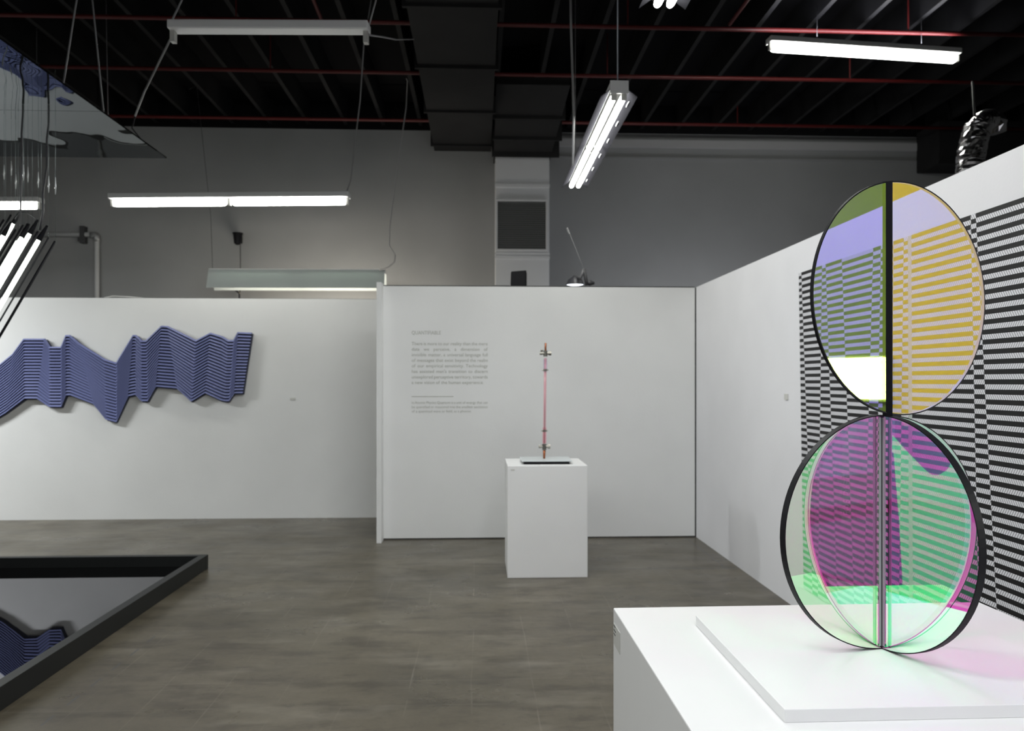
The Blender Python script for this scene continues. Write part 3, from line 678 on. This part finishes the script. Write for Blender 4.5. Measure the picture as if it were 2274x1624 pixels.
for i, (u, v, d) in enumerate(rods):
    a, b_ = rodpts(u, v, d, 1.25)
    t = thing('black_rod', 'thin slanting black rod hung over the tray, %s from the right' % ordn[i], 'rod', a, 'black rods hanging over the tray')
    bb = MB(); bb.tube([a, b_], .0075 if i != 1 else .005, 8); bb.build('rod_shaft', matteblack, t, smooth=True)
    wire('filament', [a, Vector((a.x, a.y, MZB))], .0022, fila, parent=t)
    q = a + Vector((0,0,.27)); bb = MB(); bb.tube([q, q+Vector((0,0,.05)), q+Vector((0,0,.1))], [.002,.005,.002], 6); bb.build('filament_highlight', mat('pale_highlight', (.55,.57,.57), .2), t, smooth=True)  # pale spindle stands in for the highlight on the filament
def droopwire(name, pts, label):
    wire(name, pts, .006, wiredark, label, 'black power leads of the hanging tubes')
a = at(88,512,4.55)
droopwire('power_lead', [a, at(96,470,4.55), at(95,430,4.6), at(104,370,4.8), at(104,310,4.9), at(108,275,5.0), Vector((at(108,245,5.0).x, at(108,245,5.0).y, MZB))], 'wavy black power lead dropping from the mirror sheet to the lit tubes, nearer the relief')
a = at(45,500,4.9)
droopwire('power_lead', [a, at(46,440,4.9), at(49,360,4.9), at(48,300,4.9), at(51,250,5.0), Vector((at(51,215,5.0).x, at(51,215,5.0).y, MZB))], 'straighter black power lead dropping from the mirror sheet at the picture edge')
wire('link_wire', [at(33,487,5.0), at(42,474,5.0), at(55,471,5.0), at(72,480,4.9), at(80,487,4.8), at(72,508,4.75)], .003, wiredark, 'thin black link wire arching between the hanging tube ends', 'black link wires')
# ------------------------------------------------------------------ foreground pedestal and plinth
def frame(r0, d0, ang):                 # local x = right along the back edge, y = away from the camera
    a = math.radians(ang); 
    o0 = W(r0, d0); xr = W(math.cos(a), math.sin(a)); yd = W(-math.sin(a), math.cos(a))
    return Matrix(((xr.x, yd.x, 0, o0.x), (xr.y, yd.y, 0, o0.y), (0, 0, 1, 0), (0, 0, 0, 1)))
M1 = frame(.2958, 2.248, 3.1); ZP = .857
b_ = MB(); b_.box(0, 1.105, -1.1, 0, 0, ZP, M=M1); o = b_.build('pedestal', lacquer, bevel=.003); fp = o
tag(o, 'large white pedestal in the foreground carrying the coloured disc sculpture', 'pedestal')
M2 = frame(.498, 2.088, 2.8); ZQ = ZP+.026
b_ = MB(); b_.box(0, .70, -.60, 0, ZP, ZQ, M=M2); o = b_.build('display_plinth', lacquer, bevel=.0015)
tag(o, 'thin square white plinth board lying on the foreground pedestal', 'plinth')
# caption sticker on the pedestal side
t = thing('caption_sticker', 'greyish caption sticker with three faded lines on the foreground pedestal side', 'label', M1 @ Vector((0, -.05, .83)))
b_ = MB(); b_.box(-.0015, 0, -.105, -.012, .757, .817, M=M1); b_.build('sticker_sheet', sticker, t)
for k, (y0, y1, z) in enumerate(((-.040, -.018, .812), (-.046, -.018, .800), (-.040, -.018, .789))):
    b_ = MB(); b_.box(-.0025, -.0012, y0, y1, z-.0016, z+.0016, M=M1); b_.build('printed_line', inkd, t)
# ------------------------------------------------------------------ disc sculpture
R = .2775
ax = (.8835, 1.8375)
sc = thing('disc_sculpture', 'tall sculpture of stacked crossed clear discs in magenta, green and yellow film', 'sculpture', W(*ax, ZQ))
def ring(cen, ang, zc, R, t_, wall, name, inner_m):
    a = math.radians(ang); e = Vector(W(math.cos(a), math.sin(a))); nn = Vector(W(-math.sin(a), math.cos(a))); c0 = W(cen[0], cen[1], zc)
    b_ = MB(); N = 96; i0 = 0
    for k in range(N):
        q = 2*math.pi*k/N; d_ = e*math.cos(q) + Vector((0,0,1))*math.sin(q)
        b_.v += [c0+d_*R-nn*t_/2, c0+d_*R+nn*t_/2, c0+d_*(R-wall)+nn*t_/2, c0+d_*(R-wall)-nn*t_/2]
    for k in range(N):
        a_ = 4*k; c_ = 4*((k+1) % N)
        for j in range(4):
            b_.f.append((a_+j, a_+(j+1)%4, c_+(j+1)%4, c_+j)); b_.m.append(1 if j == 2 else 0)
    return b_.build(name, [matteblack, inner_m], sc, smooth=False)
def pane(cen, ang, zc, R, s0, s1, t_, m, name='disc_pane'):     # slab piece of the disc between the chords s0 and s1
    a = math.radians(ang); e = Vector(W(math.cos(a), math.sin(a))); nn = Vector(W(-math.sin(a), math.cos(a))); c0 = W(cen[0], cen[1], zc)
    Rr = R*1.0; pts = []
    A0 = math.acos(max(-1, min(1, s1/Rr))); A1 = math.acos(max(-1, min(1, s0/Rr))); N = 40
    up = [A0+(A1-A0)*k/N for k in range(N+1)]
    pts = [(Rr*math.cos(q), Rr*math.sin(q)) for q in up] + [(Rr*math.cos(q), -Rr*math.sin(q)) for q in reversed(up)]
    if s1 >= Rr: pts.pop()
    if s0 <= -Rr: pts.pop(N+1)
    n_ = len(pts); b_ = MB()
    view = W(0,0,0) - c0; sg = 1 if nn.dot(view) > 0 else -1
    for x, z in pts: b_.v.append(c0 + e*x + Vector((0,0,z)) + nn*(t_/2*sg))
    for x, z in pts: b_.v.append(c0 + e*x + Vector((0,0,z)) - nn*(t_/2*sg))
    b_.f.append(tuple(range(n_))); b_.m.append(0)
    b_.f.append(tuple(n_+k for k in reversed(range(n_)))); b_.m.append(1)
    return b_.build(name, [m, clear], sc)
zl = ZQ + R
edge_in = mat('pale_inner_edge', (.72,.70,.72), .4)
T1 = .018; AP, AQ = -73.6, 16.4; Ri = R-.0025
for ang in (AP, AQ):
    fm = film_P if ang == AP else film_Q
    pane(ax, ang, zl, Ri, -Ri, -.008, T1-.002, film_QL if ang == AQ else fm); pane(ax, ang, zl, Ri, .008, Ri, T1-.002, fm)
    ring(ax, ang, zl, R, T1, .0025, 'disc_rim', edge_in)
# pale strips painting the slab refraction, and dark seam where the two discs cross, facing all four quarters
q = W(*ax)
def dirv(deg): a = math.radians(deg); return W(math.cos(a), math.sin(a))
eP, eQ = dirv(AP), dirv(AQ)
for sp in (-1, 1):
    for sq in (-1, 1):
        c0 = q + eP*sp*(T1/2) + eQ*sq*(T1/2)
        for (e1, e2, m_) in ((eP*sp, eQ*sq, mat('refraction_tint', (.36,.30,.36), .35)), (eQ*sq, eP*sp, mat('refraction_tint_grey', (.34,.35,.36), .35))):
            pts_ = [c0 + e2*.0002, c0 + e1*.009 + e2*.0002, c0 + e1*.009 + e2*.0012, c0 + e2*.0012]
            b_ = MB(); b_.hexa([p+Vector((0,0,ZQ+.008)) for p in pts_] + [p+Vector((0,0,ZQ+2*R-.006)) for p in pts_]); b_.build('refraction_strip', m_, sc)
        c1 = c0 + eP*sp*.0012 + eQ*sq*.0012
        b_ = MB(); b_.tube([c1+Vector((0,0,ZQ+.003)), c1+Vector((0,0,ZQ+2*R-.003))], .0016, 6); b_.build('joint_line', matteblack, sc)
b_ = MB(); b_.tube([q+Vector((0,0,ZQ)), q+Vector((0,0,ZQ+.006)), q+Vector((0,0,ZQ+.010))], [.011,.010,.005], 10); b_.build('foot', matteblack, sc)
# upper disc
uc = (.9317, 1.8375); UA = 22; zu = ZQ + 2*R + R; sb = .0477; T2 = .008; Ru = R+.001; Rui = Ru-.003
pane(uc, UA, zu, Rui, -Rui, -sb-.009, T2-.001, film_left)['label'] = 'violet and green film half'
pane(uc, UA, zu, Rui, -sb+.009, Rui, T2-.001, film_right)['label'] = 'yellow film half'
ring(uc, UA, zu, Ru, T2, .003, 'disc_rim', mat('grey_inner_edge', (.42,.42,.48), .3))
a = math.radians(UA); e = Vector((math.cos(a), math.sin(a))); bp_ = Vector(uc) - e*sb
va = math.atan2(bp_[0], bp_[1]); xr = W(math.cos(-va), math.sin(-va)); yr = W(math.sin(va), math.cos(va)); c0 = W(*bp_)
b_ = MB(); hx = .0106; Zt = zu+math.sqrt(Ru*Ru-sb*sb)-.001
def cc(x, y, z): return c0+xr*x+yr*y+Vector((0,0,z))
b_.hexa([cc(-hx,-.008,ZQ+2*R-.002),cc(hx,-.008,ZQ+2*R-.002),cc(hx,.008,ZQ+2*R-.002),cc(-hx,.008,ZQ+2*R-.002),cc(-hx,-.008,Zt),cc(hx,-.008,Zt),cc(hx,.008,Zt),cc(-hx,.008,Zt)])
b_.build('spine_bar', matteblack, sc)

# ------------------------------------------------------------------ the photographer, mirrored in the crossed discs
cloth = mat('dark_clothing', (.022,.022,.024), .8, spec=.2); skin = mat('skin', (.52,.33,.25), .55); hairm = mat('dark_hair', (.02,.014,.01), .6)
pers = thing('person', 'person in dark clothes holding up a black camera, mirrored in the crossed magenta discs', 'person', (-.06, -.36, 0))
SK = {'pelvis':((-.06,-.40,.95),(.20,.12)),'waist':((-.06,-.40,1.08),(.19,.12)),'chest':((-.06,-.38,1.28),(.20,.13)),'collar':((-.04,-.36,1.40),(.14,.09)),
 'neck':((-.02,-.32,1.47),(.055,.055)),'jaw':((.0,-.27,1.53),(.072,.085)),'crown':((.0,-.28,1.63),(.085,.10)),
 'sl':((-.24,-.35,1.35),(.085,.085)),'el':((-.45,-.24,1.06),(.065,.065)),'wl':((-.09,-.11,1.44),(.030,.026)),'pl':((-.060,-.075,1.47),(.030,.022)),
 'sr':((.15,-.35,1.35),(.085,.085)),'er':((.27,-.24,1.10),(.060,.060)),'wr':((.09,-.10,1.41),(.030,.026)),'pr':((.055,-.06,1.45),(.030,.022)),
 'hl':((-.16,-.40,.88),(.13,.11)),'kl':((-.16,-.38,.50),(.085,.08)),'al':((-.17,-.42,.10),(.05,.05)),'tl':((-.18,-.28,.045),(.045,.035)),
 'hr':((.05,-.40,.88),(.13,.11)),'kr':((.06,-.38,.50),(.085,.08)),'ar':((.07,-.42,.10),(.05,.05)),'tr':((.08,-.28,.045),(.045,.035))}
ED = 'pelvis waist,waist chest,chest collar,collar neck,neck jaw,jaw crown,chest sl,sl el,el wl,wl pl,chest sr,sr er,er wr,wr pr,pelvis hl,hl kl,kl al,al tl,pelvis hr,hr kr,kr ar,ar tr'
ks = list(SK); me = bpy.data.meshes.new('body'); me.from_pydata([tuple(Vector(SK[k][0])-pers.location) for k in ks], [tuple(ks.index(q) for q in e_.split()) for e_ in ED.split(',')], [])
bo = bpy.data.objects.new('body', me); COL.objects.link(bo)
md = bo.modifiers.new('skin', 'SKIN'); md.use_smooth_shade = True
for i, k in enumerate(ks): me.skin_vertices[0].data[i].radius = SK[k][1]; me.skin_vertices[0].data[i].use_root = (k == 'pelvis')
sd = bo.modifiers.new('subdiv', 'SUBSURF'); sd.levels = sd.render_levels = 2
bpy.context.view_layer.update()
dgr = bpy.context.evaluated_depsgraph_get(); m2 = bpy.data.meshes.new_from_object(bo.evaluated_get(dgr))
bo.modifiers.clear(); bo.data = m2; m2.name = 'body'; m2.materials.clear(); m2.materials.append(cloth); m2.materials.append(skin); bo.parent = pers
for p in m2.polygons:
    c_ = p.center + pers.location; p.use_smooth = True
    hand = c_.y > -.13 and c_.z > 1.3
    p.material_index = 1 if (c_.z > 1.455 and abs(c_.x) < .13 and not hand and c_.y > -.42) or hand else 0
b_ = MB(); lathe(b_, Vector((-.06,-.40,0)), [(.235,.30),(.23,.5),(.215,.8),(.20,1.0),(.19,1.15)], 28); b_.build('coat', cloth, pers, smooth=True)
b_ = MB(); hc = Vector((.0,-.285,1.605)); 
lathe(b_, hc, [(.098,-.06),(.106,-.01),(.104,.04),(.085,.085),(.05,.108),(.002,.118)], 20)
for i, v in enumerate(b_.v):
    dv = v-hc
    if dv.y > .02 and dv.z < .05: b_.v[i] = hc + Vector((dv.x*.9, dv.y*.55, max(dv.z, .05)))
b_.build('hair', hairm, pers, smooth=True)
b_ = MB(); b_.tube([(0,-.18,1.585),(0,-.163,1.555),(0,-.175,1.545)], [.008,.014,.006], 8); b_.build('nose', skin, pers, smooth=True)
for sx in (-1, 1):
    b_ = MB(); b_.tube([(sx*.034,-.187,1.592),(sx*.034,-.181,1.592)], [.011,.006], 8); b_.build('eye', mat('eye_white', (.6,.6,.6), .3), pers, smooth=True)
    b_ = MB(); b_.tube([(sx*.092,-.277,1.59),(sx*.104,-.283,1.575),(sx*.094,-.281,1.55)], [.012,.02,.008], 8); b_.build('ear', skin, pers, smooth=True)
b_ = MB(); b_.tube([(-.022,-.187,1.522),(0,-.178,1.520),(.022,-.187,1.522)], [.003,.007,.003], 8); b_.build('mouth', mat('lips', (.42,.2,.17), .5), pers, smooth=True)
for sx, base in ((-1, Vector((-.062,-.072,1.475))), (1, Vector((.048,-.055,1.445)))):
    b_ = MB()
    for k, L in enumerate((.060,.068,.064,.052)):
        p0 = base + Vector((sx*.004, .0, .024-.017*k)); d1 = Vector((-sx*.4,.75,.0)).normalized(); d2 = Vector((-sx*1,.15,0)).normalized()
        b_.tube([p0, p0+d1*L*.5, p0+d1*L*.62+d2*L*.35, p0+d1*L*.55+d2*L*.7], [.0095,.009,.0085,.006], 8)
    p0 = base + Vector((-sx*.006,-.01,.0)); b_.tube([p0, p0+Vector((-sx*.022,-.012,.018)), p0+Vector((-sx*.045,-.006,.03))], [.012,.011,.007], 8)
    b_.build('fingers', skin, pers, smooth=True)
cm = thing('held_camera', 'black camera with hanging lettered strap held at eye height, mirrored in the lower discs', 'camera', (0, -.08, 1.517))
camb = mat('camera_black', (.02,.02,.021), .45)
b_ = MB(); b_.box(-.066,.066,-.115,-.062,1.472,1.556); b_.box(-.028,.028,-.112,-.066,1.556,1.58); b_.box(.036,.066,-.062,-.045,1.475,1.553); b_.build('camera_body', camb, cm, bevel=.006)
b_ = MB(); b_.tube([(0,-.064,1.512),(0,-.045,1.512),(0,-.044,1.512),(0,-.018,1.512)], [.034,.034,.038,.036], 24); ln_ = b_.build('lens_barrel', camb, cm)
b_ = MB(); b_.tube([(0,-.0185,1.512),(0,-.0165,1.512)], .028, 20); b_.build('front_glass', mat('lens_glass', (.01,.01,.02), .05), ln_)
def band(pts, wd, name, m):
    b_ = MB()
    for a, c_ in zip(pts, pts[1:]):
        a, c_ = Vector(a), Vector(c_); s_ = Vector((wd/2,0,0)); t_ = Vector((0,.0015,0))
        b_.hexa([a-s_-t_, a+s_-t_, a+s_+t_, a-s_+t_, c_-s_-t_, c_+s_-t_, c_+s_+t_, c_-s_+t_])
    return b_.build(name, m, cm)
st = band([(.073,-.075,1.54),(.085,-.06,1.45),(.115,-.10,1.2),(.12,-.11,1.15),(.12,-.112,.83),(.11,-.13,.80)], .044, 'strap', mat('strap_black', (.03,.03,.03), .7))
tm = text_mesh('EOS DIGITAL', .046); ext = max(v.co.x for v in tm.vertices); k_ = .27/ext
vv = [(.137-.0 - (.034 - v.co.y)*1.0 + .0, -.109, .86+v.co.x*k_) for v in tm.vertices]
me = bpy.data.meshes.new('strap_lettering'); me.from_pydata([tuple(Vector(v)-cm.location) for v in vv], [], [tuple(p.vertices) for p in tm.polygons])
me.materials.append(mat('strap_letter_white', (.85,.85,.85), .5)); o = bpy.data.objects.new('strap_lettering', me); COL.objects.link(o); o.parent = st
